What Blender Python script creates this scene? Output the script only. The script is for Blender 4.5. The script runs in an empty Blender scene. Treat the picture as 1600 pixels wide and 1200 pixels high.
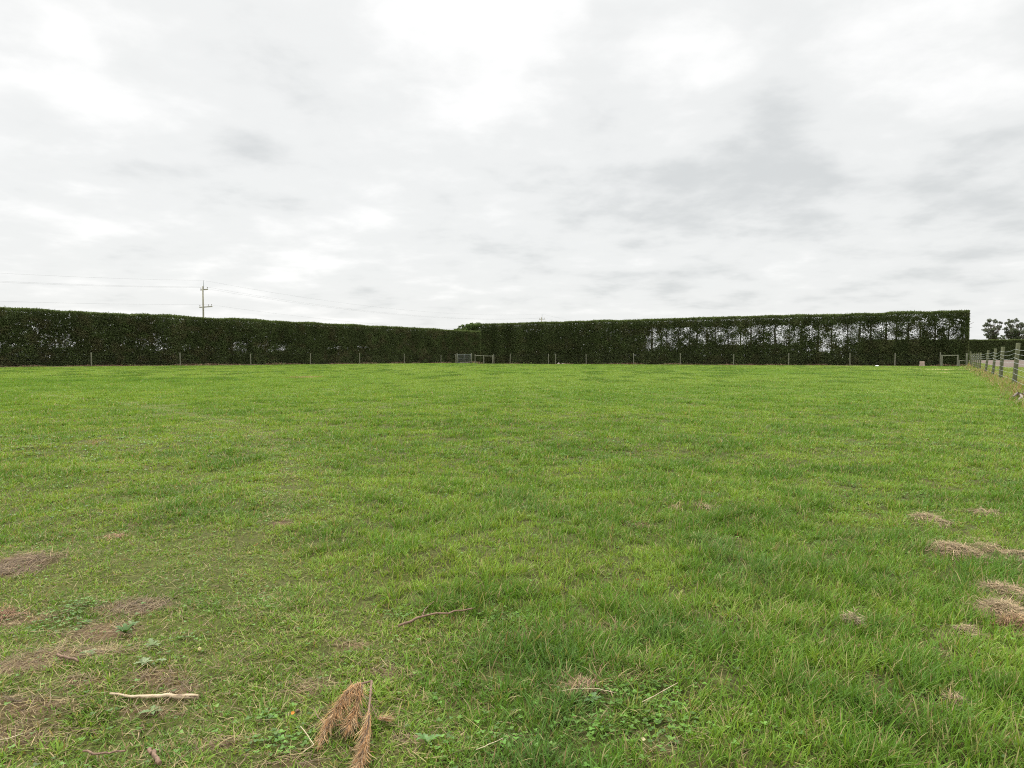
import bpy, bmesh, math, random
import numpy as np
from mathutils import Vector

S = bpy.context.scene
COL = S.collection
R = math.radians
rng = np.random.default_rng(11)
random.seed(11)

# ------------------------------------------------------------------ camera
F = 1100.0                      # focal length in pixels of a 1600 px wide frame
PITCH = math.atan(41 / F)
EYE = 1.0
cd = bpy.data.cameras.new('camera')
cd.sensor_width = 36.0
cd.lens = 36.0 * F / 1600
cd.clip_start = 0.05
cd.clip_end = 9000
cam = bpy.data.objects.new('camera', cd)
COL.objects.link(cam)
cam.location = (0, 0, EYE)
cam.rotation_euler = (R(90) - PITCH, 0, 0)
S.camera = cam

# ------------------------------------------------------------------ view
S.view_settings.view_transform = 'Standard'
S.view_settings.look = 'None'
S.view_settings.gamma = 1
S.view_settings.exposure = 0.58
S.cycles.max_bounces = 6
S.cycles.diffuse_bounces = 3
S.cycles.glossy_bounces = 2
S.cycles.transmission_bounces = 3
S.cycles.transparent_max_bounces = 4
S.cycles.use_denoising = False
S.cycles.filter_width = 1.1
S.cycles.sample_clamp_indirect = 4

# ------------------------------------------------------------------ world: overcast sky
SUN_EL, SUN_AZ = R(52), R(-35)
def pix_dir(px, py):
    v = Vector(((px - 800) / F, 1.0, (600 - py) / F))
    c, s = math.cos(PITCH), math.sin(PITCH)
    return Vector((v.x, v.y * c + v.z * s, -v.y * s + v.z * c)).normalized()

W = bpy.data.worlds.new('World')
S.world = W
W.use_nodes = True
nt = W.node_tree
nt.nodes.clear()
def N(t, **k):
    n = nt.nodes.new(t)
    for a, b in k.items():
        setattr(n, a, b)
    return n
def L(a, b):
    nt.links.new(a, b)
def M(op, a, b=None, clamp=False):
    n = N('ShaderNodeMath', operation=op, use_clamp=clamp)
    for i, v in enumerate((a, b)):
        if v is None:
            continue
        if isinstance(v, (int, float)):
            n.inputs[i].default_value = v
        else:
            L(v, n.inputs[i])
    return n.outputs[0]
tc = N('ShaderNodeTexCoord')
sep = N('ShaderNodeSeparateXYZ')
L(tc.outputs['Generated'], sep.inputs[0])
zc = M('ADD', M('MAXIMUM', sep.outputs[2], 0.0), 0.17)
comb = N('ShaderNodeCombineXYZ')
L(M('DIVIDE', sep.outputs[0], zc), comb.inputs[0])
L(M('DIVIDE', sep.outputs[1], zc), comb.inputs[1])
comb.inputs[2].default_value = 3.7
def noise(scale, detail, rough, dist, off):
    mp = N('ShaderNodeMapping')
    mp.inputs['Location'].default_value = off
    L(comb.outputs[0], mp.inputs[0])
    n = N('ShaderNodeTexNoise')
    n.inputs['Scale'].default_value = scale
    n.inputs['Detail'].default_value = detail
    n.inputs['Roughness'].default_value = rough
    n.inputs['Distortion'].default_value = dist
    L(mp.outputs[0], n.inputs['Vector'])
    return n.outputs['Fac']
n1 = noise(1.35, 6, 0.53, 0.1, (3.1, 1.7, 0))
n2 = noise(4.0, 5, 0.54, 0.1, (0.4, 9.2, 0))
t = M('ADD', M('MULTIPLY', M('SUBTRACT', n1, 0.5), 1.15), 0.60)
t = M('ADD', t, M('MULTIPLY', M('SUBTRACT', n2, 0.5), 1.2))
# heavy and thin places of the cloud deck: (px, py, radius px, amount)
for px, py, r, amt in ((620, 20, 90, .24), (720, 110, 90, .26), (770, 210, 80, .28), (1090, 60, 90, .42), (1440, 130, 80, .40), (1510, 30, 90, .3), (60, 60, 120, .3), (120, 200, 80, .15),
                       (180, 350, 60, .25), (480, 350, 90, .15), (1010, 220, 60, .2), (1370, 260, 60, .25), (880, 40, 80, .12),
                       (1250, 110, 85, -.38), (1230, 220, 95, -.48), (1570, 180, 100, -.38), (1540, 320, 110, -.25), (490, 90, 70, -.28), (320, 180, 90, -.28), (420, 200, 60, -.15),
                       (640, 180, 55, -.25), (950, 120, 80, -.2), (880, 310, 80, -.40), (1010, 340, 100, -.34), (1130, 330, 70, -.2), (720, 300, 60, -.22), (80, 350, 90, -.28), (30, 140, 60, -.15),
                       (250, 290, 70, -.12), (1400, 370, 110, -.18), (640, 400, 90, -.12)):
    d = pix_dir(px, py)
    vm = N('ShaderNodeVectorMath', operation='DOT_PRODUCT')
    L(tc.outputs['Generated'], vm.inputs[0])
    vm.inputs[1].default_value = d
    s2 = (r / F) ** 2
    e = M('EXPONENT', M('MULTIPLY', M('SUBTRACT', vm.outputs['Value'], 1.0), 1.0 / s2))
    t = M('ADD', t, M('MULTIPLY', e, amt * 0.62))
ramp = N('ShaderNodeValToRGB')
cr = ramp.color_ramp
cr.interpolation = 'EASE'
cr.elements[0].position = 0.0
cr.elements[0].color = (0.47, 0.483, 0.482, 1)
cr.elements[1].position = 0.98
cr.elements[1].color = (0.70, 0.70, 0.69, 1)
em = cr.elements.new(0.5)
em.color = (0.595, 0.602, 0.595, 1)
L(t, ramp.inputs[0])
# an overcast sky is brighter towards the zenith
mr = N('ShaderNodeMapRange', interpolation_type='SMOOTHSTEP')
mr.inputs['From Min'].default_value = 0.42
mr.inputs['From Max'].default_value = 0.95
mr.inputs['To Min'].default_value = 1.0
mr.inputs['To Max'].default_value = 5.1
L(sep.outputs[2], mr.inputs['Value'])
bg = N('ShaderNodeBackground')
L(ramp.outputs[0], bg.inputs['Color'])
L(mr.outputs[0], bg.inputs['Strength'])
sky = N('ShaderNodeTexSky', sky_type='NISHITA')
sky.sun_disc = False
sky.sun_elevation = SUN_EL
sky.sun_rotation = SUN_AZ
sky.air_density = 1.0
sky.dust_density = 2.0
bg2 = N('ShaderNodeBackground')
L(sky.outputs[0], bg2.inputs['Color'])
bg2.inputs['Strength'].default_value = 0.08
mx = N('ShaderNodeMixShader')
mx.inputs[0].default_value = 0.95
L(bg2.outputs[0], mx.inputs[1])
L(bg.outputs[0], mx.inputs[2])
wo = N('ShaderNodeOutputWorld')
L(mx.outputs[0], wo.inputs['Surface'])

sd = bpy.data.lights.new('sun', 'SUN')
sd.energy = 1.4
sd.angle = R(35)
sd.color = (1.0, 0.97, 0.92)
sun = bpy.data.objects.new('sun', sd)
COL.objects.link(sun)
sun.rotation_euler = (R(90) - SUN_EL, 0, math.pi - SUN_AZ)
# (the lamp looks along -Z; tilted so that light falls from azimuth SUN_AZ)
sv = Vector((math.sin(SUN_AZ) * math.cos(SUN_EL), math.cos(SUN_AZ) * math.cos(SUN_EL), math.sin(SUN_EL)))
sun.rotation_euler = (-sv).to_track_quat('-Z', 'Y').to_euler()

# ------------------------------------------------------------------ helpers
def tag(o, label=None, cat=None, group=None, kind=None):
    if label: o['label'] = label
    if cat: o['category'] = cat
    if group: o['group'] = group
    if kind: o['kind'] = kind
    return o

def thing(name, label, cat, loc=(0, 0, 0), rz=0, group=None):
    o = bpy.data.objects.new(name, None)
    COL.objects.link(o)
    o.empty_display_size = 0.2
    o.location = loc
    o.rotation_euler = (0, 0, rz)
    return tag(o, label, cat, group)

def link(name, me, mat, parent=None):
    o = bpy.data.objects.new(name, me)
    COL.objects.link(o)
    if mat:
        me.materials.append(mat)
    if parent:
        o.parent = parent
    return o

def np_mesh(name, verts, loops, starts, colors=None, smooth=False):
    me = bpy.data.meshes.new(name)
    nv, nl, nf = len(verts), len(loops), len(starts)
    me.vertices.add(nv)
    me.vertices.foreach_set('co', np.ascontiguousarray(verts, dtype=np.float32).ravel())
    me.loops.add(nl)
    me.loops.foreach_set('vertex_index', np.ascontiguousarray(loops, dtype=np.int32))
    me.polygons.add(nf)
    me.polygons.foreach_set('loop_start', np.ascontiguousarray(starts, dtype=np.int32))
    if smooth:
        me.polygons.foreach_set('use_smooth', np.ones(nf, dtype=bool))
    if colors is not None:
        a = me.color_attributes.new('tint', 'FLOAT_COLOR', 'POINT')
        c4 = np.ones((nv, 4), dtype=np.float32)
        c4[:, :3] = colors
        a.data.foreach_set('color', c4.ravel())
    me.update(calc_edges=True)
    return me

class Geo:
    """collects numpy pieces into one mesh"""
    def __init__(self):
        self.v, self.l, self.n, self.c, self.k = [], [], [], [], 0
    def add(self, verts, faces_loops, face_sizes, colors):
        self.v.append(verts); self.l.append(faces_loops + self.k); self.n.append(face_sizes)
        c = np.asarray(colors, dtype=np.float32)
        self.c.append(np.broadcast_to(c, (len(verts), 3)) if c.ndim == 1 else c)
        self.k += len(verts)
    def mesh(self, name, smooth=False):
        sizes = np.concatenate(self.n)
        starts = np.concatenate(([0], np.cumsum(sizes)[:-1]))
        return np_mesh(name, np.concatenate(self.v), np.concatenate(self.l), starts, np.concatenate(self.c), smooth)

def hash2(ix, iy, seed):
    h = (ix.astype(np.int64) * 374761393 + iy.astype(np.int64) * 668265263 + seed * 974711) & 0xffffffff
    h = ((h ^ (h >> 13)) * 1274126177) & 0xffffffff
    h = h ^ (h >> 16)
    return (h & 0xffffff) / float(0xffffff)
def vnoise(x, y, seed=0):
    x = np.asarray(x, dtype=np.float64); y = np.asarray(y, dtype=np.float64)
    ix, iy = np.floor(x), np.floor(y)
    fx, fy = x - ix, y - iy
    fx = fx * fx * (3 - 2 * fx); fy = fy * fy * (3 - 2 * fy)
    a, b = hash2(ix, iy, seed), hash2(ix + 1, iy, seed)
    c, d = hash2(ix, iy + 1, seed), hash2(ix + 1, iy + 1, seed)
    return (a * (1 - fx) + b * fx) * (1 - fy) + (c * (1 - fx) + d * fx) * fy
def fbm(x, y, size, seed=0, octv=3):
    s, a, tot = 0, 1.0, 0
    f = 1.0 / size
    for o in range(octv):
        s = s + a * vnoise(np.asarray(x) * f + 17.3 * o, np.asarray(y) * f - 9.1 * o, seed + o)
        tot += a; a *= .5; f *= 2.03
    return s / tot
def sstep(a, b, x):
    t = np.clip((x - a) / (b - a), 0, 1)
    return t * t * (3 - 2 * t)

def G(px, py):
    """ground point seen at a pixel of the photograph"""
    d = pix_dir(px, py)
    k = -EYE / d.z
    return Vector((d.x * k, d.y * k, 0))
def ray_line(px, a, b):
    """point of ground line a-b in the vertical plane through pixel column px (near the horizon)"""
    k = (px - 800) / F
    ex, ey = b[0] - a[0], b[1] - a[1]
    t = (k * a[1] - a[0]) / (ex - k * ey)
    return t, (a[0] + t * ex, a[1] + t * ey)
def ell(lst):
    out = []
    for cx, cy, rx, ry in lst:
        g = G(cx, cy)
        out.append((g.x, g.y, rx * g.y / F, max(ry * g.y * g.y / F, 0.02)))
    return out
def ell_field(x, y, lst, soft=0.5, nz=0.5, seed=5):
    f = np.zeros_like(x)
    wob = (fbm(x, y, 0.14, seed, 3) - .5) * 2 * nz
    for cx, cy, rx, ry in lst:
        m = (np.abs(x - cx) < rx * 2) & (np.abs(y - cy) < ry * 2)
        if not m.any():
            continue
        r = np.sqrt(((x[m] - cx) / rx) ** 2 + ((y[m] - cy) / ry) ** 2) + wob[m]
        f[m] = np.maximum(f[m], 1 - sstep(1 - soft, 1 + soft * .5, r))
    return f

# ------------------------------------------------------------------ site layout (metres)
LH_A, LH_B = (-52.0, 72.0), (-6.8, 136.0)      # front foot of the long hedge on the left
RH_C, RH_D = (-5.2, 114.0), (52.5, 81.0)       # front foot of the hedge on the right
FX0, FK = 2.1, 0.624                           # post-and-wire fence on the right: x = FX0 + FK*y

DIRT = ell([(20, 882, 55, 20), (205, 948, 70, 15), (150, 985, 60, 20), (110, 1025, 95, 18), (60, 1045, 60, 14), (45, 1110, 85, 18), (20, 1050, 80, 26), (30, 1150, 90, 26), (20, 965, 50, 14), (120, 1075, 60, 12),
            (245, 1060, 50, 14), (235, 1105, 70, 10), (285, 1075, 30, 18), (180, 836, 12, 6), (205, 820, 10, 5), (70, 960, 35, 8),
            (610, 1040, 38, 9), (490, 1070, 40, 16), (900, 1070, 40, 12), (985, 1058, 45, 8), (930, 983, 60, 7), (1010, 1028, 30, 8),
            (1030, 1170, 40, 10), (460, 1185, 40, 12), (640, 1150, 26, 10), (1300, 1010, 30, 8), (1480, 1110, 22, 10), (1480, 1030, 40, 7),
            (820, 990, 30, 8), (545, 1000, 30, 7), (345, 1160, 50, 12), (1155, 975, 30, 6), (1000, 828, 22, 4), (440, 820, 18, 4)])
STRAWZ = ell([(1480, 578, 28, 1.6), (150, 690, 26, 4), (1100, 795, 10, 5), (1052, 797, 8, 4), (1460, 582, 14, 1.5), (475, 589, 30, 1.5)])
LEAFY = ell([(120, 950, 45, 16), (100, 975, 45, 10), (1000, 1085, 75, 22), (1010, 1140, 90, 26), (800, 960, 60, 14), (800, 1150, 60, 20),
             (440, 1165, 60, 22), (430, 1120, 30, 12), (920, 1130, 60, 20), (620, 960, 40, 8), (300, 1000, 30, 10)])
TUSSOCK = ell([(640, 878, 62, 20), (560, 905, 26, 10), (715, 900, 30, 11), (1390, 905, 34, 11), (1385, 985, 28, 12), (905, 905, 26, 10),
               (1060, 975, 46, 12), (835, 925, 26, 9), (1430, 1075, 90, 22), (1250, 1100, 70, 26), (1180, 780, 70, 8), (1350, 733, 90, 5),
               (840, 1180, 60, 26), (390, 1060, 60, 24), (380, 1110, 50, 20), (90, 840, 60, 12), (300, 770, 60, 8), (1560, 1090, 60, 30),
               (700, 770, 60, 5), (1010, 745, 70, 5), (380, 720, 30, 5), (10, 725, 22, 6), (960, 1040, 28, 14), (540, 1080, 36, 14)])

HAY = ell([(1566, 925, 36, 14), (1563, 956, 40, 17), (1588, 976, 30, 7), (1495, 862, 34, 15), (1543, 862, 13, 9), (1592, 870, 22, 8), (1450, 812, 20, 7), (1538, 800, 20, 5),
           (1334, 984, 10, 12), (25, 884, 42, 14), (6, 954, 22, 5)])

def height(x, y):
    r = np.sqrt(x * x + y * y)
    near = 1 - sstep(10, 40, r)
    h = (fbm(x, y, 0.9, 31, 3) - .5) * 0.085 * near
    h += (fbm(x, y, 0.25, 41, 2) - .5) * 0.030 * near
    h += (fbm(x, y, 6.0, 51, 2) - .5) * 0.10 * (1 - sstep(60, 200, r)) * sstep(3, 12, r)
    cx, cy, rx, ry = TUSSOCK[0]
    h += 0.05 * np.exp(-(((x - cx) / (rx * 1.2)) ** 2 + ((y - cy) / (ry * 1.3)) ** 2))
    return h
def H1(x, y):
    return float(height(np.array([x]), np.array([y]))[0])

TRACK = [tuple(G(px, py))[:2] for px, py in ((60, 616), (230, 634), (380, 664), (455, 715), (440, 800), (400, 900))]
def trodden(x, y):
    """1 where stock has worn the sward short"""
    ppx = 800 + F * x / np.maximum(y, .3)
    ppy = 559 + F / np.maximum(y, .3)
    f = sstep(620, 330, ppx) * sstep(760, 900, ppy)
    f = np.maximum(f, .75 * sstep(900, 560, ppx) * sstep(920, 980, ppy))
    f = np.maximum(f, .55 * np.exp(-((ppx - 1000) / 130) ** 2 - ((ppy - 1110) / 60) ** 2))
    f = np.maximum(f, .35 * sstep(700, 350, ppx) * sstep(620, 700, ppy))
    for (ax, ay), (bx, by) in zip(TRACK, TRACK[1:]):
        q = np.clip(((x - ax) * (bx - ax) + (y - ay) * (by - ay)) / ((bx - ax) ** 2 + (by - ay) ** 2), 0, 1)
        dd = np.hypot(x - ax - q * (bx - ax), y - ay - q * (by - ay))
        f = np.maximum(f, .8 * np.exp(-(dd / .22) ** 2))
    return np.clip(f * (0.6 + .8 * fbm(x, y, .8, 77, 3)), 0, 1)

# ------------------------------------------------------------------ materials
def mat_new(name):
    m = bpy.data.materials.new(name)
    m.use_nodes = True
    m.node_tree.nodes.clear()
    return m
def leaf_material(name, rough=.5, spec=.3, trans=.3, warm=(1.15, 1.1, .7)):
    m = mat_new(name)
    t = m.node_tree
    at = t.nodes.new('ShaderNodeAttribute'); at.attribute_name = 'tint'
    p = t.nodes.new('ShaderNodeBsdfPrincipled')
    p.inputs['Roughness'].default_value = rough
    p.inputs['Specular IOR Level'].default_value = spec
    t.links.new(at.outputs['Color'], p.inputs['Base Color'])
    o = t.nodes.new('ShaderNodeOutputMaterial')
    if trans:
        mu = t.nodes.new('ShaderNodeMix'); mu.data_type = 'RGBA'; mu.blend_type = 'MULTIPLY'
        mu.inputs[0].default_value = 1
        t.links.new(at.outputs['Color'], mu.inputs[6])
        mu.inputs[7].default_value = (*warm, 1)
        tr = t.nodes.new('ShaderNodeBsdfTranslucent')
        t.links.new(mu.outputs[2], tr.inputs['Color'])
        x = t.nodes.new('ShaderNodeMixShader'); x.inputs[0].default_value = trans
        t.links.new(p.outputs[0], x.inputs[1]); t.links.new(tr.outputs[0], x.inputs[2])
        t.links.new(x.outputs[0], o.inputs['Surface'])
    else:
        t.links.new(p.outputs[0], o.inputs['Surface'])
    return m
def wood_material(name, a, b, scale=(8, 8, 1.2), rough=.8, c=None, bump=.3, lo=.32, hi=.68):
    m = mat_new(name)
    t = m.node_tree
    tcn = t.nodes.new('ShaderNodeTexCoord')
    mp = t.nodes.new('ShaderNodeMapping'); mp.inputs['Scale'].default_value = scale
    t.links.new(tcn.outputs['Object'], mp.inputs[0])
    n = t.nodes.new('ShaderNodeTexNoise'); n.inputs['Scale'].default_value = 4; n.inputs['Detail'].default_value = 6
    n.inputs['Roughness'].default_value = .62
    t.links.new(mp.outputs[0], n.inputs['Vector'])
    r = t.nodes.new('ShaderNodeValToRGB')
    r.color_ramp.elements[0].position = lo; r.color_ramp.elements[0].color = (*a, 1)
    r.color_ramp.elements[1].position = hi; r.color_ramp.elements[1].color = (*b, 1)
    if c:
        e = r.color_ramp.elements.new((lo + hi) / 2); e.color = (*c, 1)
    t.links.new(n.outputs['Fac'], r.inputs[0])
    p = t.nodes.new('ShaderNodeBsdfPrincipled'); p.inputs['Roughness'].default_value = rough
    p.inputs['Specular IOR Level'].default_value = .25
    t.links.new(r.outputs[0], p.inputs['Base Color'])
    bp = t.nodes.new('ShaderNodeBump'); bp.inputs['Strength'].default_value = bump; bp.inputs['Distance'].default_value = .01
    t.links.new(n.outputs['Fac'], bp.inputs['Height']); t.links.new(bp.outputs[0], p.inputs['Normal'])
    o = t.nodes.new('ShaderNodeOutputMaterial'); t.links.new(p.outputs[0], o.inputs['Surface'])
    return m
def metal_material(name, col, rough=.5, metallic=.8):
    m = wood_material(name, tuple(c * .8 for c in col), col, (3, 3, 3), rough, None, .05)
    p = [n for n in m.node_tree.nodes if n.type == 'BSDF_PRINCIPLED'][0]
    p.inputs['Metallic'].default_value = metallic
    return m

M_GRASS = leaf_material('grass_blade', .45, .14, .36)
M_DRY = leaf_material('dry_straw', .7, .2, .15, (1.1, 1.0, .8))
M_LEAF = leaf_material('broad_leaf', .5, .3, .25)
M_HEDGE = leaf_material('hedge_foliage', .7, .06, .28, (1.05, 1.05, .8))
M_BARK = wood_material('bark', (.035, .028, .02), (.09, .07, .05))
M_POST = wood_material('treated_post', (.05, .052, .028), (.15, .15, .085), (9, 9, 1.0), .85, (.09, .095, .05))
M_GPOST = wood_material('grey_post', (.085, .085, .058), (.20, .20, .145), (9, 9, 1.0), .85)
M_POLE = wood_material('pole_wood', (.16, .15, .11), (.30, .28, .21), (6, 6, .6), .8)
M_WIRE = metal_material('wire', (.55, .57, .58), .45, .7)
M_TAPE = metal_material('pale_wire', (.50, .52, .52), .5, .1)
M_CABLE = metal_material('cable', (.10, .10, .11), .6, .3)
M_GALV = metal_material('galvanised', (.15, .165, .155), .6, .2)
M_CERAM = metal_material('ceramic', (.16, .13, .11), .3, 0)

# ground
def ground_material():
    m = mat_new('ground')
    t = m.node_tree
    at = t.nodes.new('ShaderNodeAttribute'); at.attribute_name = 'tint'
    geo = t.nodes.new('ShaderNodeNewGeometry')
    def nz(scale, det, rg=.6):
        n = t.nodes.new('ShaderNodeTexNoise'); n.inputs['Scale'].default_value = scale
        n.inputs['Detail'].default_value = det; n.inputs['Roughness'].default_value = rg
        t.links.new(geo.outputs['Position'], n.inputs['Vector'])
        return n
    a = nz(45, 8, .7); b = nz(3.1, 5)
    r = t.nodes.new('ShaderNodeValToRGB')
    r.color_ramp.elements[0].position = .3; r.color_ramp.elements[0].color = (.45, .42, .40, 1)
    r.color_ramp.elements[1].position = .72; r.color_ramp.elements[1].color = (1.45, 1.4, 1.3, 1)
    t.links.new(a.outputs['Fac'], r.inputs[0])
    r2 = t.nodes.new('ShaderNodeValToRGB')
    r2.color_ramp.elements[0].position = .3; r2.color_ramp.elements[0].color = (.8, .82, .8, 1)
    r2.color_ramp.elements[1].position = .7; r2.color_ramp.elements[1].color = (1.15, 1.12, 1.1, 1)
    t.links.new(b.outputs['Fac'], r2.inputs[0])
    m1 = t.nodes.new('ShaderNodeMix'); m1.data_type = 'RGBA'; m1.blend_type = 'MULTIPLY'; m1.inputs[0].default_value = 1
    t.links.new(at.outputs['Color'], m1.inputs[6]); t.links.new(r.outputs[0], m1.inputs[7])
    m2 = t.nodes.new('ShaderNodeMix'); m2.data_type = 'RGBA'; m2.blend_type = 'MULTIPLY'; m2.inputs[0].default_value = 1
    t.links.new(m1.outputs[2], m2.inputs[6]); t.links.new(r2.outputs[0], m2.inputs[7])
    p = t.nodes.new('ShaderNodeBsdfPrincipled'); p.inputs['Roughness'].default_value = .95
    p.inputs['Specular IOR Level'].default_value = .1
    t.links.new(m2.outputs[2], p.inputs['Base Color'])
    bp = t.nodes.new('ShaderNodeBump'); bp.inputs['Strength'].default_value = .8; bp.inputs['Distance'].default_value = .012
    t.links.new(a.outputs['Fac'], bp.inputs['Height']); t.links.new(bp.outputs[0], p.inputs['Normal'])
    o = t.nodes.new('ShaderNodeOutputMaterial'); t.links.new(p.outputs[0], o.inputs['Surface'])
    return m
M_GROUND = ground_material()

def axis(fine0, fine1, step, far0, far1, grow):
    v = list(np.arange(fine0, fine1, step))
    a, s = fine1, step
    while a < far1:
        v.append(a); s *= grow; a += s
    v.append(far1)
    w, a, s = [], fine0, step
    while True:
        s *= grow; a -= s
        if a < far0: break
        w.append(a)
    w.append(far0)
    return np.array(w[::-1] + v)
xs = axis(-3.2, 3.2, .045, -3500, 3500, 1.09)
ys = axis(.4, 6.0, .045, -3500, 5000, 1.06)
X, Y = np.meshgrid(xs, ys)
nx, ny = len(xs), len(ys)
gx, gy = X.ravel(), Y.ravel()
gz = height(gx, gy)
dirt = ell_field(gx, gy, DIRT, .5, .45)
trd = trodden(gx, gy)
r = np.hypot(gx, gy)
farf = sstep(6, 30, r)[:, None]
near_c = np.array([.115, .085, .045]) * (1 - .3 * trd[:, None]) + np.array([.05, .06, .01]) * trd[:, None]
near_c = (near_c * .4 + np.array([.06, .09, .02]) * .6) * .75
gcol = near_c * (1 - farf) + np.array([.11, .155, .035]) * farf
gcol = gcol * (1 - dirt[:, None]) + np.array([.112, .078, .046]) * dirt[:, None]
hayf = ell_field(gx, gy, HAY, .5, .4, 19)[:, None]
gcol = gcol * (1 - hayf) + np.array([.14, .11, .07]) * hayf
idx = np.arange(nx * ny).reshape(ny, nx)
q = np.stack([idx[:-1, :-1], idx[:-1, 1:], idx[1:, 1:], idx[1:, :-1]], -1).reshape(-1, 4)
me = np_mesh('ground', np.stack([gx, gy, gz], -1), q.ravel(), np.arange(len(q)) * 4, gcol, True)
tag(link('ground', me, M_GROUND), kind='structure')

# ploughed strip beyond the right-hand fence
def sheet(name, pts, z, mat, nu=60, nv=30, amp=.03):
    a, b, c, d = [np.array(p, float) for p in pts]
    u = np.linspace(0, 1, nu)[None, :, None]; v = np.linspace(0, 1, nv)[:, None, None]
    P = (a * (1 - u) + b * u) * (1 - v) + (d * (1 - u) + c * u) * v
    x, y = P[..., 0].ravel(), P[..., 1].ravel()
    zz = height(x, y) + z + amp * (fbm(x, y, 1.5, 91, 2))
    i = np.arange(nu * nv).reshape(nv, nu)
    q = np.stack([i[:-1, :-1], i[:-1, 1:], i[1:, 1:], i[1:, :-1]], -1).reshape(-1, 4)
    me = np_mesh(name, np.stack([x, y, zz], -1), q.ravel(), np.arange(len(q)) * 4, np.full((nu * nv, 3), 1.0), True)
    return tag(link(name, me, mat), kind='structure')
M_PLOUGH = wood_material('tilled_soil', (.050, .036, .027), (.155, .118, .090), (.12, .5, .5), .95)
def fence_x(y): return FX0 + FK * y
sheet('ploughed_field', ((fence_x(72) + 3, 72), (210, 66), (320, 285), (fence_x(285) + 3, 285)), .02, M_PLOUGH)
M_LITTER = wood_material('needle_litter', (.10, .065, .04), (.24, .17, .11), (1.5, 1.5, 1.5), .95)
def unit(a, b):
    d = Vector((b[0] - a[0], b[1] - a[1])); d.normalize(); return d
def strip(name, a, b, f, bk, z, mat):
    d = unit(a, b); n = Vector((d.y, -d.x))
    if n.dot(Vector(a)) > 0: n = -n        # towards the camera
    p = lambda q, k: (q[0] + n.x * k, q[1] + n.y * k)
    sheet(name, (p(a, f), p(b, f), p(b, -bk), p(a, -bk)), z, mat, 120, 4, .05)
    return d, n
LH_A0 = (LH_A[0] - .3 * (LH_B[0] - LH_A[0]), LH_A[1] - .3 * (LH_B[1] - LH_A[1]))
LH_B1 = (LH_B[0] + .08 * (LH_B[0] - LH_A[0]), LH_B[1] + .08 * (LH_B[1] - LH_A[1]))
dL, nL = strip('needle_litter', LH_A0, LH_B1, 2.2, 4, .03, M_LITTER)
dR, nR = strip('bare_earth', RH_C, RH_D, 1.8, 4, .03, M_LITTER)

# ------------------------------------------------------------------ blades
def blades(geo, base, length, width, az, th0, curl, col, seg=3, tipcol=None, face=None):
    n = len(base)
    if n == 0: return
    t = np.linspace(0, 1, seg + 1)
    th = th0[:, None] + curl[:, None] * t[None, :]
    ds = length[:, None] / seg
    thm = (th[:, :-1] + th[:, 1:]) / 2
    hor = np.concatenate([np.zeros((n, 1)), np.cumsum(np.sin(thm) * ds, 1)], 1)
    ver = np.concatenate([np.zeros((n, 1)), np.cumsum(np.cos(thm) * ds, 1)], 1)
    cx, cy = np.cos(az), np.sin(az)
    P = np.stack([base[:, 0:1] + hor * cx[:, None], base[:, 1:2] + hor * cy[:, None], base[:, 2:3] + ver], -1)
    fa = az + math.pi / 2 + (rng.uniform(-.7, .7, n) if face is None else face)
    wv = np.stack([np.cos(fa), np.sin(fa), rng.uniform(-.25, .25, n)], -1)
    prof = np.clip(1 - t ** 2.2, 0, 1) * (0.65 + .35 * np.minimum(1, t * 3 + .2))
    hw = width[:, None] * .5 * prof[None, :]
    Lf = P[:, :-1] - wv[:, None, :] * hw[:, :-1, None]
    Rt = P[:, :-1] + wv[:, None, :] * hw[:, :-1, None]
    V = np.concatenate([np.stack([Lf, Rt], 2).reshape(n, 2 * seg, 3), P[:, -1:, :]], 1)
    m = 2 * seg + 1
    one = []
    sizes = []
    for k in range(seg - 1):
        one += [2 * k, 2 * k + 1, 2 * k + 3, 2 * k + 2]; sizes.append(4)
    one += [2 * seg - 2, 2 * seg - 1, 2 * seg]; sizes.append(3)
    lp = (np.arange(n)[:, None] * m + np.array(one)[None, :]).ravel()
    C = np.repeat(col[:, None, :], m, 1)
    if tipcol is not None:
        k = np.repeat(t[:-1], 2).tolist() + [1.0]
        k = np.array(k)[None, :, None]
        C = C * (1 - k) + tipcol[:, None, :] * k
    geo.add(V.reshape(-1, 3), lp, np.tile(sizes, n), C.reshape(-1, 3))

def mixc(a, b, f):
    return a * (1 - f[:, None]) + b * f[:, None]
def sample_field(n0, p, z0, z1, side=.80, pad=2.6, ref=2.2):
    zz = np.linspace(z0, z1, 6000)
    w = (2 * side * zz + 2 * pad) * n0 * (ref / np.maximum(zz, ref)) ** p
    cum = np.concatenate([[0], np.cumsum((w[1:] + w[:-1]) / 2 * np.diff(zz))])
    n = int(cum[-1])
    y = np.interp(rng.uniform(0, cum[-1], n), cum, zz)
    x = rng.uniform(-1, 1, n) * (side * y + pad)
    return x, y
def in_paddock(x, y):
    """False behind the hedges' feet"""
    sl = (x - LH_A[0]) * nL.x + (y - LH_A[1]) * nL.y
    sr = (x - RH_C[0]) * nR.x + (y - RH_C[1]) * nR.y
    ok = sl > 1.7
    ok &= ~((sr < 1.3) & (x > RH_C[0] - 1) & (x < RH_D[0] + 1.5))
    ok &= ~((x > fence_x(y) + 3) & (y > 71))
    return ok

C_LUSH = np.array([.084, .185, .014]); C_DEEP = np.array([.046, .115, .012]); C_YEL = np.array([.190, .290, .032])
C_FAR = np.array([.210, .305, .056]); C_BLUE = np.array([.085, .17, .042]); C_STRAW = np.array([.40, .31, .15]); C_BROWN = np.array([.22, .14, .075])

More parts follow.
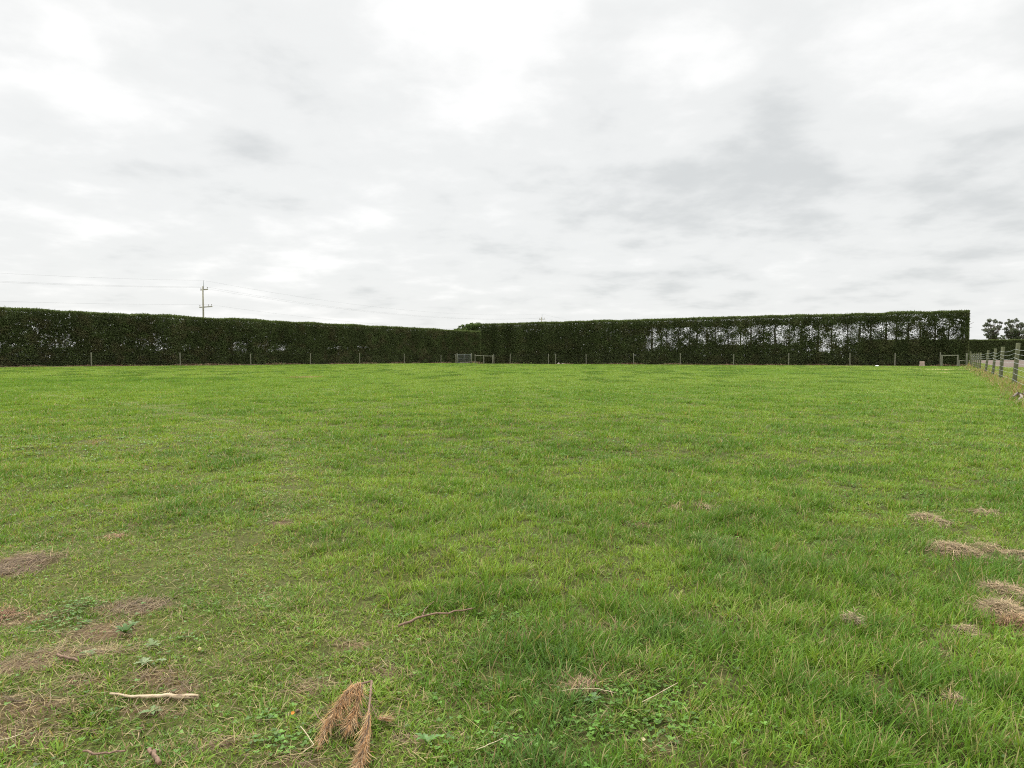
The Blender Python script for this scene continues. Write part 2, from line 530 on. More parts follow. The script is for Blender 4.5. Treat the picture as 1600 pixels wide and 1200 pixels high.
def sward():
    geo = Geo()
    for (z0, z1, n0, p, seg, per) in ((.45, 7, 1700, 1.35, 4, 13), (7, 24, 1150, 1.25, 3, 12), (24, 138, 1150, 1.25, 2, 12)):
        tx, ty = sample_field(n0, p, z0, z1)
        ok = in_paddock(tx, ty)
        tx, ty = tx[ok], ty[ok]
        nt_ = len(tx)
        lod = np.maximum(1, ty / 4.0)
        trd = trodden(tx, ty)
        dirt = ell_field(tx, ty, DIRT, .5, .45)
        leafy = ell_field(tx, ty, LEAFY, .5, .4, 9)
        tus = ell_field(tx, ty, TUSSOCK, .7, .5, 7)
        big = fbm(tx, ty, .55, 3, 3); mid = fbm(tx, ty, 3.5, 13, 3); far_n = fbm(tx, ty * .6, 9, 23, 3)
        fence_d = np.abs(tx - fence_x(ty)) / math.hypot(1, FK)
        fen = (1 - sstep(.2, .75, fence_d)) * sstep(9, 15, ty)
        beyond = (tx > fence_x(ty) + .6)
        hay = ell_field(tx, ty, HAY, .5, .4, 19)
        nearf = 1 - sstep(5, 14, ty)
        tuft = np.clip((fbm(tx, ty, .17, 163, 2) - .56) * 7, 0, 1) * (1 - .5 * trd)
        gap = np.clip((.39 - fbm(tx, ty, .085, 173, 2)) * 9, 0, 1) * (1 - sstep(3, 6.5, ty))
        keep = rng.uniform(0, 1, nt_) > np.maximum(np.maximum(dirt * .80, leafy * .45), np.maximum(hay * .85, gap * .85))
        lush = np.clip((big - .35) * 2.2, 0, 1.2) * (1 - .75 * trd) + tus * .45
        rightlong = sstep(820, 1100, 800 + F * tx / np.maximum(ty, .3)) * sstep(900, 1050, 559 + F / np.maximum(ty, .3))
        TL = .033 + .034 * lush + .012 * (mid - .5) + .008 * rightlong
        TL *= (.86 + .45 * tuft * (.4 + .6 * nearf)) * rng.uniform(.7, 1.35, nt_) * (1 - .35 * trd) * (1 + np.minimum(ty, 100) / 260)
        TL = TL * (1 - fen) + fen * rng.uniform(.08, .2, nt_)
        thue = np.clip(.45 + rng.normal(0, 1, nt_) * (.30 - .18 * sstep(4, 22, ty)) + (.5 - big) * 1.6 + (mid - .5) * .8 + trd * .30 - tus * .4 + (fbm(tx, ty, .22, 133, 2) - .5) * 1.2, 0, 1)
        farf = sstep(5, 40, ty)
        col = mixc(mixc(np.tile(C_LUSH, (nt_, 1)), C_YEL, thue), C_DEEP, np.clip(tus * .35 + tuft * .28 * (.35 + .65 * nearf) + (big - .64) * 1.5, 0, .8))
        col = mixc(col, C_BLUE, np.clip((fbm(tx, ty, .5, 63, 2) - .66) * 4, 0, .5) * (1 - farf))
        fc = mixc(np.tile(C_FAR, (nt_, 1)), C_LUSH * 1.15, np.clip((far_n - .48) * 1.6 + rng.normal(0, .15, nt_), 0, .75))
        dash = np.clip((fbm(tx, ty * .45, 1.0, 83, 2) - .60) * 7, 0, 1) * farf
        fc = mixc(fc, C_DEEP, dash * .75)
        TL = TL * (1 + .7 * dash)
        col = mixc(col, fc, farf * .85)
        col[beyond] = mixc(col[beyond], np.array([.22, .25, .07]), np.full(beyond.sum(), .5))
        strawp = .035 + .13 * trd + .35 * dirt + .55 * fen + .42 * beyond
        strawp = np.maximum(strawp, .85 * ell_field(tx, ty, STRAWZ, .6, .3, 15))
        strawp *= (1 - .85 * farf * (fen < .1) * (1 - ell_field(tx, ty, STRAWZ, .6, .3, 15)))
        ty_k = ty[keep]
        tx, ty, lod, TL, col, strawp, trd, tus, fen = [a[keep] for a in (tx, ty, lod, TL, col, strawp, trd, tus, fen)]
        n = len(tx) * per
        rep = lambda a: np.repeat(a, per, 0)
        rad = (.012 + .022 * rng.uniform(0, 1, len(tx))) * lod ** .8
        ang = rng.uniform(0, 2 * math.pi, n); rr = np.sqrt(rng.uniform(0, 1, n)) * rep(rad) * 1.6
        x = rep(tx) + rr * np.cos(ang); y = rep(ty) + rr * np.sin(ang)
        z = height(x, y) - .004
        ln = np.minimum(rep(TL) * rng.uniform(.55, 1.45, n), np.where(rep(fen) > .05, .3, .095 * rng.uniform(.75, 1.2, n)) * rep(1 + ty_k / 200))
        wd = rng.uniform(.0020, .0050, n) * rep(np.maximum(1, ty / 3.6))
        az = ang + rng.normal(0, .7, n)
        wind = rng.uniform(0, 1, n) < .25
        az[wind] = rng.normal(-.5, .6, wind.sum())
        th0 = np.abs(rng.normal(.30, .22, n)) + .55 * rep(trd) * rng.uniform(.2, 1.3, n)
        curl = np.abs(rng.normal(.75, .45, n)) * (1 - .5 * rep(fen))
        curl = np.minimum(curl, 2.0 - th0)
        vr = (.29 - .17 * sstep(4, 22, y))[:, None]
        c = rep(col) * (1 + vr * rng.uniform(-1, 1.05, (n, 1))) * rng.uniform(.95, 1.05, (n, 3))
        st = rng.uniform(0, 1, n) < rep(strawp)
        c[st] = (C_STRAW * rng.uniform(.55, 1.15, (st.sum(), 1)))
        pale = rep(ell_field(tx, ty, STRAWZ[:1] + STRAWZ[4:5], .5, .25, 15)) > .35
        c[st & pale] = np.array([.66, .58, .33]) * rng.uniform(.7, 1.1, ((st & pale).sum(), 1))
        ln = np.where(pale, ln * .5, ln)
        br = st & ~pale & (rng.uniform(0, 1, n) < .35)
        c[br] = C_BROWN * rng.uniform(.6, 1.3, (br.sum(), 1))
        tip = c.copy()
        yt = rng.uniform(0, 1, n) < .12 * (1 - .8 * sstep(4, 20, y))
        tip[yt] = C_STRAW * .9
        bs = c * .8 + np.array([.20, .22, .09]) * .2
        blades(geo, np.stack([x, y, z], -1), ln, wd, az, th0, curl, bs, seg, tip)
    # short bottom growth between the tufts
    x, y = sample_field(7000, 1.55, .45, 12)
    k = .45 + .55 * trodden(x, y)
    k *= 1 - .75 * ell_field(x, y, DIRT, .5, .45) - .2 * ell_field(x, y, HAY, .5, .4, 19)
    m = (rng.uniform(0, 1, len(x)) < k)
    x, y = x[m], y[m]; n = len(x)
    hue = np.clip(rng.normal(.5, .3, n) + (fbm(x, y, .3, 133, 2) - .5) * 1.4, 0, 1)
    c = mixc(np.tile(C_LUSH, (n, 1)), C_YEL, hue) * rng.uniform(.6, 1.25, (n, 1))
    st = rng.uniform(0, 1, n) < .10 + .10 * trodden(x, y)
    c[st] = mixc(np.tile(C_STRAW * .8, (st.sum(), 1)), C_BROWN, rng.uniform(0, 1, st.sum()))
    blades(geo, np.stack([x, y, height(x, y) - .003], -1), rng.uniform(.010, .032, n), rng.uniform(.0016, .0038, n) * np.maximum(1, y / 3.6), rng.uniform(0, 6.283, n),
           np.abs(rng.normal(.7, .35, n)), rng.uniform(0, .9, n), c, 2)
    return geo.mesh('grass')
tag(link('grass', sward(), M_GRASS), 'short green pasture grass covering the paddock in uneven tufts', 'grass', kind='stuff')

def litter():
    geo = Geo()
    x, y = sample_field(9000, 1.4, .5, 12)
    k = np.clip(.03 + .12 * trodden(x, y) + .95 * ell_field(x, y, DIRT, .5, .45), 0, 1)
    m = rng.uniform(0, 1, len(x)) < k
    x, y = x[m], y[m]
    n = len(x)
    z = height(x, y) + rng.uniform(.001, .016, n)
    w = rng.uniform(.0010, .0024, n) * np.maximum(1, y / 3.6)
    c = np.where(rng.uniform(0, 1, (n, 1)) < .5, C_STRAW * .8, np.array([.175, .125, .075])) * rng.uniform(.4, 1.15, (n, 1))
    blades(geo, np.stack([x, y, z], -1), rng.uniform(.02, .085, n), w, rng.uniform(0, 6.283, n), rng.uniform(1.25, 1.55, n), rng.uniform(0, .3, n), c, 2, None, np.zeros(n))
    return geo.mesh('dead_grass')
tag(link('dead_grass', litter(), M_DRY), 'dry straw coloured grass litter lying in the worn sward', 'dead grass', kind='stuff')

def undergrowth():
    geo = Geo()
    for a, b, n, f0, f1, cnt in ((LH_A0, LH_B1, nL, .1, 1.2, 26000), (RH_C, RH_D, nR, .0, .9, 16000)):
        q = rng.uniform(0, 1, cnt); w = rng.uniform(f0, f1, cnt)
        x = a[0] + (b[0] - a[0]) * q + n.x * w; y = a[1] + (b[1] - a[1]) * q + n.y * w
        k = fbm(x, y, 2.5, 141, 3)
        L_ = np.clip(.10 + .75 * (k - .35), .07, .5) * rng.uniform(.5, 1.3, cnt)
        c = mixc(np.tile(np.array([.20, .125, .085]), (cnt, 1)), np.array([.36, .28, .17]), np.clip((fbm(x, y, 1.2, 151, 2) - .5) * 3, 0, 1)) * rng.uniform(.45, 1.2, (cnt, 1))
        gr = rng.uniform(0, 1, cnt) < .15
        c[gr] = C_DEEP * rng.uniform(.6, 1.3, (gr.sum(), 1))
        blades(geo, np.stack([x, y, height(x, y)], -1), L_, rng.uniform(.03, .07, cnt), rng.uniform(0, 6.283, cnt), rng.uniform(.2, .9, cnt), rng.uniform(.2, 1, cnt), c, 2)
    return geo.mesh('dry_undergrowth')
tag(link('dry_undergrowth', undergrowth(), M_DRY), 'strip of brown dead stems and needles along the foot of the hedges', 'dead undergrowth', kind='stuff')

def leaf_disc(geo, c, nrm_t, size, az, tilt, col, lobes=1.0, n=7):
    """rounded leaflets, vectorised: centre c, radius size, tilted"""
    k = len(c)
    a = np.linspace(0, 2 * math.pi, n, endpoint=False)
    u = np.stack([np.cos(az), np.sin(az), np.sin(tilt)], -1)
    v = np.stack([-np.sin(az), np.cos(az), np.zeros(k)], -1)
    P = c[:, None, :] + size[:, None, None] * (u[:, None, :] * np.cos(a)[None, :, None] * 1.15 + v[:, None, :] * np.sin(a)[None, :, None] * lobes)
    lp = np.arange(k * n)
    geo.add(P.reshape(-1, 3), lp, np.full(k, n), np.repeat(col[:, None, :], n, 1).reshape(-1, 3))
def clover():
    geo = Geo()
    x, y = sample_field(5200, 1.2, .6, 9)
    k = ell_field(x, y, LEAFY, .6, .5, 9) * .75 + .02 + .10 * (fbm(x, y, .6, 120, 2) > .6)
    m = rng.uniform(0, 1, len(x)) < k
    x, y = x[m], y[m]; n = len(x)
    z = height(x, y) + rng.uniform(.004, .028, n)
    col = np.array([.085, .175, .018]) * rng.uniform(.5, 1.3, (n, 1)) * rng.uniform(.9, 1.1, (n, 3))
    a0 = rng.uniform(0, 6.283, n)
    s = rng.uniform(.0026, .0050, n) * np.maximum(1, y / 3.4)
    for j in range(3):
        a = a0 + j * 2.094
        c = np.stack([x + np.cos(a) * s, y + np.sin(a) * s, z], -1)
        leaf_disc(geo, c, None, s, a, rng.uniform(-.15, .45, n), col, .85)
    return geo.mesh('clover')
tag(link('clover', clover(), M_LEAF), 'low patches of round leaved clover among the grass', 'clover', kind='stuff')

# ------------------------------------------------------------------ tubes for wood, wire and posts
def tube_geo(bm, pts, radii, n=8, cap=True, jit=0.0, rnd=random):
    pts = [Vector(p) for p in pts]
    rings = []
    for i, p in enumerate(pts):
        d = (pts[min(i + 1, len(pts) - 1)] - pts[max(i - 1, 0)]).normalized()
        a = d.orthogonal() if i == 0 else (pa - d * pa.dot(d))
        a.normalize(); pa = a.copy(); b = d.cross(a)
        r = radii[i] if hasattr(radii, '__len__') else radii
        rings.append([bm.verts.new(p + (a * math.cos(2 * math.pi * k / n) + b * math.sin(2 * math.pi * k / n)) * r * (1 + rnd.uniform(-jit, jit))) for k in range(n)])
    for i in range(len(rings) - 1):
        for k in range(n):
            bm.faces.new((rings[i][k], rings[i][(k + 1) % n], rings[i + 1][(k + 1) % n], rings[i + 1][k]))
    if cap:
        bm.faces.new(rings[0][::-1]); bm.faces.new(rings[-1])
def bm_obj(name, bm, mat, parent=None, smooth=True):
    me = bpy.data.meshes.new(name)
    bm.normal_update()
    bm.to_mesh(me); bm.free()
    if smooth:
        for p in me.polygons: p.use_smooth = len(p.vertices) == 4
    return link(name, me, mat, parent)
def tube(name, pts, radii, mat, parent=None, n=8, jit=0.0):
    bm = bmesh.new()
    tube_geo(bm, pts, radii, n, True, jit)
    return bm_obj(name, bm, mat, parent)
def box_geo(bm, c, s, rz=0):
    c = Vector(c); co, si = math.cos(rz), math.sin(rz)
    vs = []
    for dx, dy, dz in ((-1, -1, -1), (1, -1, -1), (1, 1, -1), (-1, 1, -1), (-1, -1, 1), (1, -1, 1), (1, 1, 1), (-1, 1, 1)):
        x, y, z = dx * s[0] / 2, dy * s[1] / 2, dz * s[2] / 2
        vs.append(bm.verts.new(c + Vector((x * co - y * si, x * si + y * co, z))))
    for f in ((0, 3, 2, 1), (4, 5, 6, 7), (0, 1, 5, 4), (1, 2, 6, 5), (2, 3, 7, 6), (3, 0, 4, 7)):
        bm.faces.new([vs[i] for i in f])

def post_mesh(h, r, lean=(0, 0), square=False):
    bm = bmesh.new()
    tube_geo(bm, [(0, 0, -.2), (lean[0] * .1, lean[1] * .1, h * .1), (lean[0] * .5, lean[1] * .5, h * .5), (lean[0], lean[1], h - .02), (lean[0] * 1.01, lean[1] * 1.01, h)],
             [r * 1.03, r * 1.03, r, r * .97, r * .86], 10, True, .05)
    return bm

# right-hand post and wire fence
def right_fence():
    t = thing('post_and_wire_fence', 'post and wire fence of thick greenish posts bordering the brown field', 'fence', (fence_x(23.5), 23.5, 0))
    o = Vector(t.location)
    spec = [(17.2, 1.45, .085, (.05, .0)), (23.5, 1.48, .085, (.13, .02)), (30, 1.45, .09, (.08, .0)), (35.8, 1.46, .075, (.13, .0)), (43.4, 1.46, .085, (.16, 0)),
            (52.0, 1.35, .075, (.06, 0)), (56.0, 1.38, .06, (.05, 0)), (60.5, 1.38, .08, (.04, 0)), (66, 1.42, .08, (.02, 0)), (72, 1.4, .08, (.0, 0)), (78.5, 1.7, .11, (.0, 0))]
    tops = []
    for (y, h, r_, ln) in spec:
        x = fence_x(y); z = H1(x, y)
        p = bm_obj('post', post_mesh(h, r_ * .78, ln), M_POST, t)
        p.location = Vector((x, y, z)) - o
        tops.append((Vector((x, y, z)) - o, h, ln))
    for k, fz in enumerate((.90, .80, .70, .585, .46, .34, .20)):
        pts = []
        for i in range(len(tops) - 1):
            (a, ha, la), (b, hb, lb) = tops[i], tops[i + 1]
            pa = a + Vector((la[0] * fz - .09, la[1] * fz, 1.42 * fz)); pb = b + Vector((lb[0] * fz - .09, lb[1] * fz, 1.42 * fz))
            sag = (.05 + .02 * ((i * 7 + k * 3) % 3)) if k < 3 else .015
            for j in range(6):
                q = j / 6
                p = pa.lerp(pb, q); p.z -= sag * 4 * q * (1 - q); pts.append(p)
        pts.append(pb)
        tube('wire', pts, .004 if k < 4 else .003, M_TAPE if k in (0, 1, 2, 4) else M_WIRE, t, 5)
right_fence()

def hedge_fence(name, label, line_a, line_b, n, off, pxs, h, extra=0):
    a = (line_a[0] + n.x * off, line_a[1] + n.y * off); b = (line_b[0] + n.x * off, line_b[1] + n.y * off)
    pos = [ray_line(px, a, b)[1] for px in pxs]
    o = Vector((pos[0][0], pos[0][1], 0))
    t = thing(name, label, 'fence', o)
    tp = []
    for i, (x, y) in enumerate(pos):
        hh = h * (1 + random.uniform(-.07, .05)); z = H1(x, y)
        p = bm_obj('post', post_mesh(hh, .062, (random.uniform(-.06, .06), 0)), M_GPOST, t)
        p.location = Vector((x, y, z)) - o
        tp.append(Vector((x, y, z)) - o)
    for f in (.2, .36, .52, .7, .88):
        pts = []
        for i in range(len(tp) - 1):
            for j in range(4):
                q = j / 4; p = tp[i].lerp(tp[i + 1], q); p.z += h * f - .05 * q * (1 - q); pts.append(p)
        pts.append(tp[-1] + Vector((0, 0, h * f)))
        tube('wire', [p + Vector((n.x, n.y, 0)) * .07 for p in pts], .0017, M_CABLE, t, 4)
hedge_fence('wire_fence', 'thin wire fence on widely spaced grey posts along the longer lower hedge', LH_A, LH_B, nL, 1.3, (-60, 143, 282, 392, 485, 562, 632, 689, 712), 1.6)
hedge_fence('wire_fence', 'wire fence on slim grey posts along the hedge with sky gaps', RH_C, RH_D, nR, 1.0, (772, 797, 857, 868, 916, 990, 1063, 1146, 1232, 1328, 1398, 1469), 1.6)

# gate and strainer frames
def P2(px, Z): return ((px - 800) / F * Z, Z)
def gate():
    Z = 117.0
    x0, _ = P2(714.5, Z); x1, _ = P2(736.5, Z)
    t = thing('field_gate', 'pale grey mesh field gate closing the gap where the hedges meet', 'gate', (x0, Z, 0))
    w = x1 - x0
    bm = bmesh.new()
    for z in (.16, 1.56): tube_geo(bm, [(0.1, 0, z), (w - .1, 0, z)], .035, 6)
    for x in (.1, w * .5, w - .1): tube_geo(bm, [(x, 0, .16), (x, 0, 1.56)], .035, 6)
    tube_geo(bm, [(.1, 0, .85), (w - .1, 0, .85)], .025, 6)
    bm_obj('gate_frame', bm, M_GALV, t)
    bm = bmesh.new()
    for i in range(1, 16): tube_geo(bm, [(.1 + (w - .2) * i / 16, -.04, .16), (.1 + (w - .2) * i / 16, -.04, 1.56)], .011, 4, False)
    for i in range(1, 8): tube_geo(bm, [(.1, -.04, .16 + 1.4 * i / 8), (w - .1, -.04, .16 + 1.4 * i / 8)], .011, 4, False)
    bm_obj('gate_mesh', bm, M_GALV, t)
    for x in (0, w):
        p = bm_obj('gate_post', post_mesh(1.72, .09), M_GPOST, t); p.location = (x - .03 if x == 0 else x + .03, 0, 0)
gate()
def strainer(name, label, pts, rails, mat):
    o = Vector((*P2(*pts[0][:2]), 0))
    t = thing(name, label, 'fence frame', o)
    loc = []
    for px, Z, h, r_ in pts:
        q = Vector((*P2(px, Z), 0)); loc.append(q - o)
        p = bm_obj('post', post_mesh(h, r_), mat, t); p.location = q - o + Vector((0, 0, H1(q.x, q.y)))
    for i, j, za, zb in rails:
        a, b = loc[i].copy(), loc[j].copy(); a.z, b.z = za, zb
        d = (b - a).normalized()
        tube('rail', [a + d * .05, b - d * .05], .05, mat, t, 8, .04)
    return t
strainer('rail_frame', 'pale timber rail frame beside the mesh gate at the hedge end', [(742.5, 114.5, 1.55, .07), (756, 112, 1.4, .08), (770, 111, 1.4, .085)], [(0, 1, 1.35, 1.3), (1, 2, 1.28, 1.25)], M_GPOST)
t = strainer('rail_frame', 'weathered timber strainer frame at the hedge end near the thick fence', [(1471.5, 79.5, 1.32, .07), (1496, 78.8, 1.32, .08)], [(0, 1, 1.24, 1.26)], M_GPOST)
strainer('low_rail', 'low timber rail between the strainer frame and the thick fence corner', [(1498.5, 79.6, .75, .06), (1510, 79.2, 1.5, .09)], [(0, 1, .68, .62)], M_GPOST)

# ------------------------------------------------------------------ foliage
def sprays(geo, c, size, col, asp=.55, out=None, outw=0.0, flat=0.0):
    """leaf sprays: slim rhombs with a random turn, vectorised"""
    n = len(c)
    u = rng.normal(0, 1, (n, 3))
    if out is not None: u = u + out * outw
    u[:, 2] *= (1 - flat)
    u /= np.linalg.norm(u, axis=1, keepdims=True) + 1e-9
    v = np.cross(u, rng.normal(0, 1, (n, 3))); v /= np.linalg.norm(v, axis=1, keepdims=True) + 1e-9
    s = size[:, None]
    V = np.stack([c - u * s * .5, c + v * s * .5 * asp - u * s * .05, c + u * s * .6, c - v * s * .5 * asp + u * s * .05], 1)
    geo.add(V.reshape(-1, 3), np.arange(n * 4), np.full(n, 4), np.repeat(col[:, None, :], 4, 1).reshape(-1, 3))

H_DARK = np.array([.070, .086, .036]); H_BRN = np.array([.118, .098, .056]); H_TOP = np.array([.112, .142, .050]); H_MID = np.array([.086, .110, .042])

def hedge(name, label, a, b, n, ht, thick, holes, sp, trunk_step, seed, brown=.5):
    """clipped shelter hedge from a to b (front foot); n points to the paddock; holes(px, z) is 0 dense .. 1 open"""
    d = unit(a, b); Lh = (Vector(b) - Vector(a)).length
    t = thing(name, label, 'hedge', (a[0], a[1], 0))
    D = np.array([d.x, d.y, 0]); Nn = np.array([n.x, n.y, 0]); Up = np.array([0, 0, 1.0])
    def top(s):  return ht + (fbm(s, s * 0 + seed, 3.0, seed, 3) - .5) * .32
    def hole(s, z, w):
        x = a[0] + d.x * s - n.x * thick * .5; y = a[1] + d.y * s - n.y * thick * .5
        px = 800 + F * x / y
        return np.clip(holes(px, z) * (1.8 * fbm(s, z * .9, .9, seed + 40, 2) - .14), 0, 1)
    def place(s, z, w):
        und = (fbm(s, z, 1.6, seed + 9, 3) - .5) * .35 - (fbm(s, s * 0, trunk_step, seed + 90, 1) - .5) * .3
        return D * s[:, None] - Nn * (w + und)[:, None] + Up * z[:, None]
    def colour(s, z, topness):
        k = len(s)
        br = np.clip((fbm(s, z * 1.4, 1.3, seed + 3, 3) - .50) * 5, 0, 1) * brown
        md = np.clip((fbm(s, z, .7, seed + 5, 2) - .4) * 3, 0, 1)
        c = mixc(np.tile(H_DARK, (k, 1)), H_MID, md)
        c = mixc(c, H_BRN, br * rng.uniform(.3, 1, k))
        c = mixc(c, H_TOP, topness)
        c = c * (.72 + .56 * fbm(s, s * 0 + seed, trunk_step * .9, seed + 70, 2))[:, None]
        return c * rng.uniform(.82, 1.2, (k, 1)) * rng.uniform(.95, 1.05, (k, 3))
    g = Geo()
    area = Lh * ht
    # clumps through the volume
    nc = int(area * 14)
    s = rng.uniform(0, Lh, nc); z = rng.uniform(.15, ht - .25, nc); w = rng.uniform(.2, thick - .2, nc)
    k = rng.uniform(0, 1, nc) > hole(s, z, w) * .47
    s, z, w = s[k], z[k], w[k]
    per = 27
    s = np.repeat(s, per) + rng.normal(0, .19, len(s) * per); z = np.repeat(z, per) + rng.normal(0, .17, len(z) * per); w = np.repeat(w, per) + rng.normal(0, .24, len(w) * per)
    ok = (z > 0) & (z < top(s)) & (s > 0) & (s < Lh) & (w > -.05) & (w < thick + .05)
    s, z, w = s[ok], z[ok], w[ok]
    sprays(g, place(s, z, w), rng.uniform(.10, .22, len(s)) * sp, colour(s, z, np.zeros(len(s))))
    # clipped faces, front and back
    for w0 in (0, thick):
        nf = int(area * 430 / sp ** 1.5)
        s = rng.uniform(0, Lh, nf); z = ht * rng.uniform(0, 1, nf)
        k = rng.uniform(0, 1, nf) > np.clip(hole(s, z, w0) * .80, 0, .80)
        k &= z < top(s)
        s, z = s[k], z[k]
        w = w0 + (np.abs(rng.normal(0, .16, len(s))) if w0 == 0 else -np.abs(rng.normal(0, .16, len(s))))
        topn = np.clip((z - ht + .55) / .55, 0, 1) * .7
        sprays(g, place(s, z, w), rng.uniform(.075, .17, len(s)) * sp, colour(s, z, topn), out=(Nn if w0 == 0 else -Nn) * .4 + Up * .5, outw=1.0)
    # top and ends
    nf = int(Lh * thick * 170 / sp)
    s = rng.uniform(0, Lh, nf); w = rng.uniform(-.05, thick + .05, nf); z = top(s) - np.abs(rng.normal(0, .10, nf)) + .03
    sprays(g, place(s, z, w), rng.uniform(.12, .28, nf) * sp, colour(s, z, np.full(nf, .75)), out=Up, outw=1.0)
    nf = int(Lh * thick * 5)   # sprigs that stand up above the clipped top
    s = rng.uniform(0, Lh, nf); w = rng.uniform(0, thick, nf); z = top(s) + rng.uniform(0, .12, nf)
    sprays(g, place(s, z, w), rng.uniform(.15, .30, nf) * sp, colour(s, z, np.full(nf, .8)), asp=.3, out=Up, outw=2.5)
    for s0 in (0, Lh):
        nf = int(ht * thick * 150)
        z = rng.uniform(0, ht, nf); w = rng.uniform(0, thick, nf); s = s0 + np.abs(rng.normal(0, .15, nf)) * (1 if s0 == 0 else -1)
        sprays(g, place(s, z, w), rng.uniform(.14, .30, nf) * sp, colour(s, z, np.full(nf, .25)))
    # dense heart where the hedge is closed
    nf = int(area * 30)
    s = rng.uniform(.5, Lh - .5, nf); z = rng.uniform(.05, ht - .5, nf)
    k = rng.uniform(0, 1, nf) > np.clip(hole(s, z, 0) * 1.9, 0, 1)
    s, z = s[k], z[k]; w = thick * rng.uniform(.3, .7, len(s))
    sprays(g, place(s, z, w), rng.uniform(.35, .7, len(s)), colour(s, z, np.zeros(len(s))), asp=.9)
    link('foliage', g.mesh('foliage'), M_HEDGE, t)
    s0 = trunk_step * .5
    rnd = random.Random(seed)
    while s0 < Lh:
        bm = bmesh.new()
        w = thick * .5 + rnd.uniform(-.15, .15); s1 = s0 + rnd.uniform(-.25, .25)
        base = Vector(D * s1 - Nn * w); hh = ht * rnd.uniform(.88, .96)
        r0 = rnd.uniform(.10, .17)
        tube_geo(bm, [base + Vector((0, 0, -.1)), base + Vector((rnd.uniform(-.08, .08), 0, hh * .4)), base + Vector((rnd.uniform(-.15, .15), 0, hh * .75)), base + Vector((rnd.uniform(-.2, .2), 0, hh))], [r0 * 1.2, r0, r0 * .65, r0 * .3], 7)
        for _ in range(16):
            zz = rnd.uniform(.8, hh * .95); sg = rnd.choice((-1, 1)); ll = rnd.uniform(.5, 1.1)
            q = base + Vector((0, 0, zz)); e = q + Vector(D) * sg * ll + Vector(Nn) * rnd.uniform(-.7, .7) + Vector((0, 0, rnd.uniform(.1, .6)))
            tube_geo(bm, [q, q.lerp(e, .5) + Vector((0, 0, -.04)), e], [.038, .026, .010], 5)
        bm_obj('trunk', bm, M_BARK, t)
        s0 += trunk_step * rnd.uniform(.8, 1.2)
    return t

def bump(px, x0, x1, soft): return sstep(x0 - soft, x0 + soft, px) * (1 - sstep(x1 - soft, x1 + soft, px))
def holes_right(px, z):
    f = bump(px, 1005, 1062, 6) * bump(z, 2.0, 5.2, .35)
    f = np.maximum(f, .95 * bump(px, 1055, 1250, 10) * bump(z, 2.75, 5.3, .3))
    f = np.maximum(f, .95 * bump(px, 1258, 1326, 6) * bump(z, 1.75, 5.2, .3))
    f = np.maximum(f, .80 * bump(px, 1326, 1420, 8) * bump(z, 2.7, 5.4, .3))
    f = np.maximum(f, .82 * bump(px, 1405, 1500, 6) * bump(z, 2.7, 5.7, .3))
    f = np.maximum(f, .5 * bump(px, 1480, 1508, 4) * bump(z, 2.8, 5.0, .4))
    f = np.maximum(f, .5 * bump(px, 805, 845, 8) * bump(z, 5.0, 5.7, .2))
    f = np.maximum(f, .3 * bump(px, 890, 1000, 8) * bump(z, 4.6, 5.3, .2))
    return f
def holes_left(px, z):
    f = .55 * bump(px, 38, 112, 10) * bump(z, 2.0, 4.9, .3)
    f = np.maximum(f, .85 * bump(px, 50, 125, 6) * bump(z, 2.0, 3.0, .3))
    f = np.maximum(f, .7 * bump(px, -20, 32, 6) * bump(z, 2.1, 2.7, .2))
    f = np.maximum(f, .72 * bump(px, 180, 262, 8) * bump(z, 1.9, 2.9, .25))
    f = np.maximum(f, .6 * bump(px, 235, 262, 8) * bump(z, 1.9, 4.0, .25))
    f = np.maximum(f, .6 * bump(px, 285, 345, 8) * bump(z, 2.0, 2.6, .2))
    f = np.maximum(f, .72 * bump(px, 360, 455, 8) * bump(z, 1.9, 3.4, .3))
    f = np.maximum(f, .58 * bump(px, 480, 580, 8) * bump(z, 2.2, 2.9, .2))
    return f
hedge('clipped_hedge', 'long flat topped dark clipped hedge with few gaps, running behind thin posts to the gate', LH_A0, LH_B1, nL, 6.15, 2.6, lambda px, z: holes_left(px, z) * .8, 1.0, 2.2, 3, .75)
hedge('clipped_hedge', 'taller square cut clipped hedge with sky showing between its trunks', RH_C, RH_D, nR, 6.45, 2.4, holes_right, 1.0, 1.45, 8, .45)

def far_hedge():
    a, b = (150, 298.0), (330, 270.0)
    n = Vector((-.15, -1)).normalized()
    hedge('far_hedge', 'distant dark hedge across the ploughed field under the gum trees', a, b, n, 8.3, 5, lambda px, z: np.zeros_like(px), 2.6, 12, 21, .2)
far_hedge()

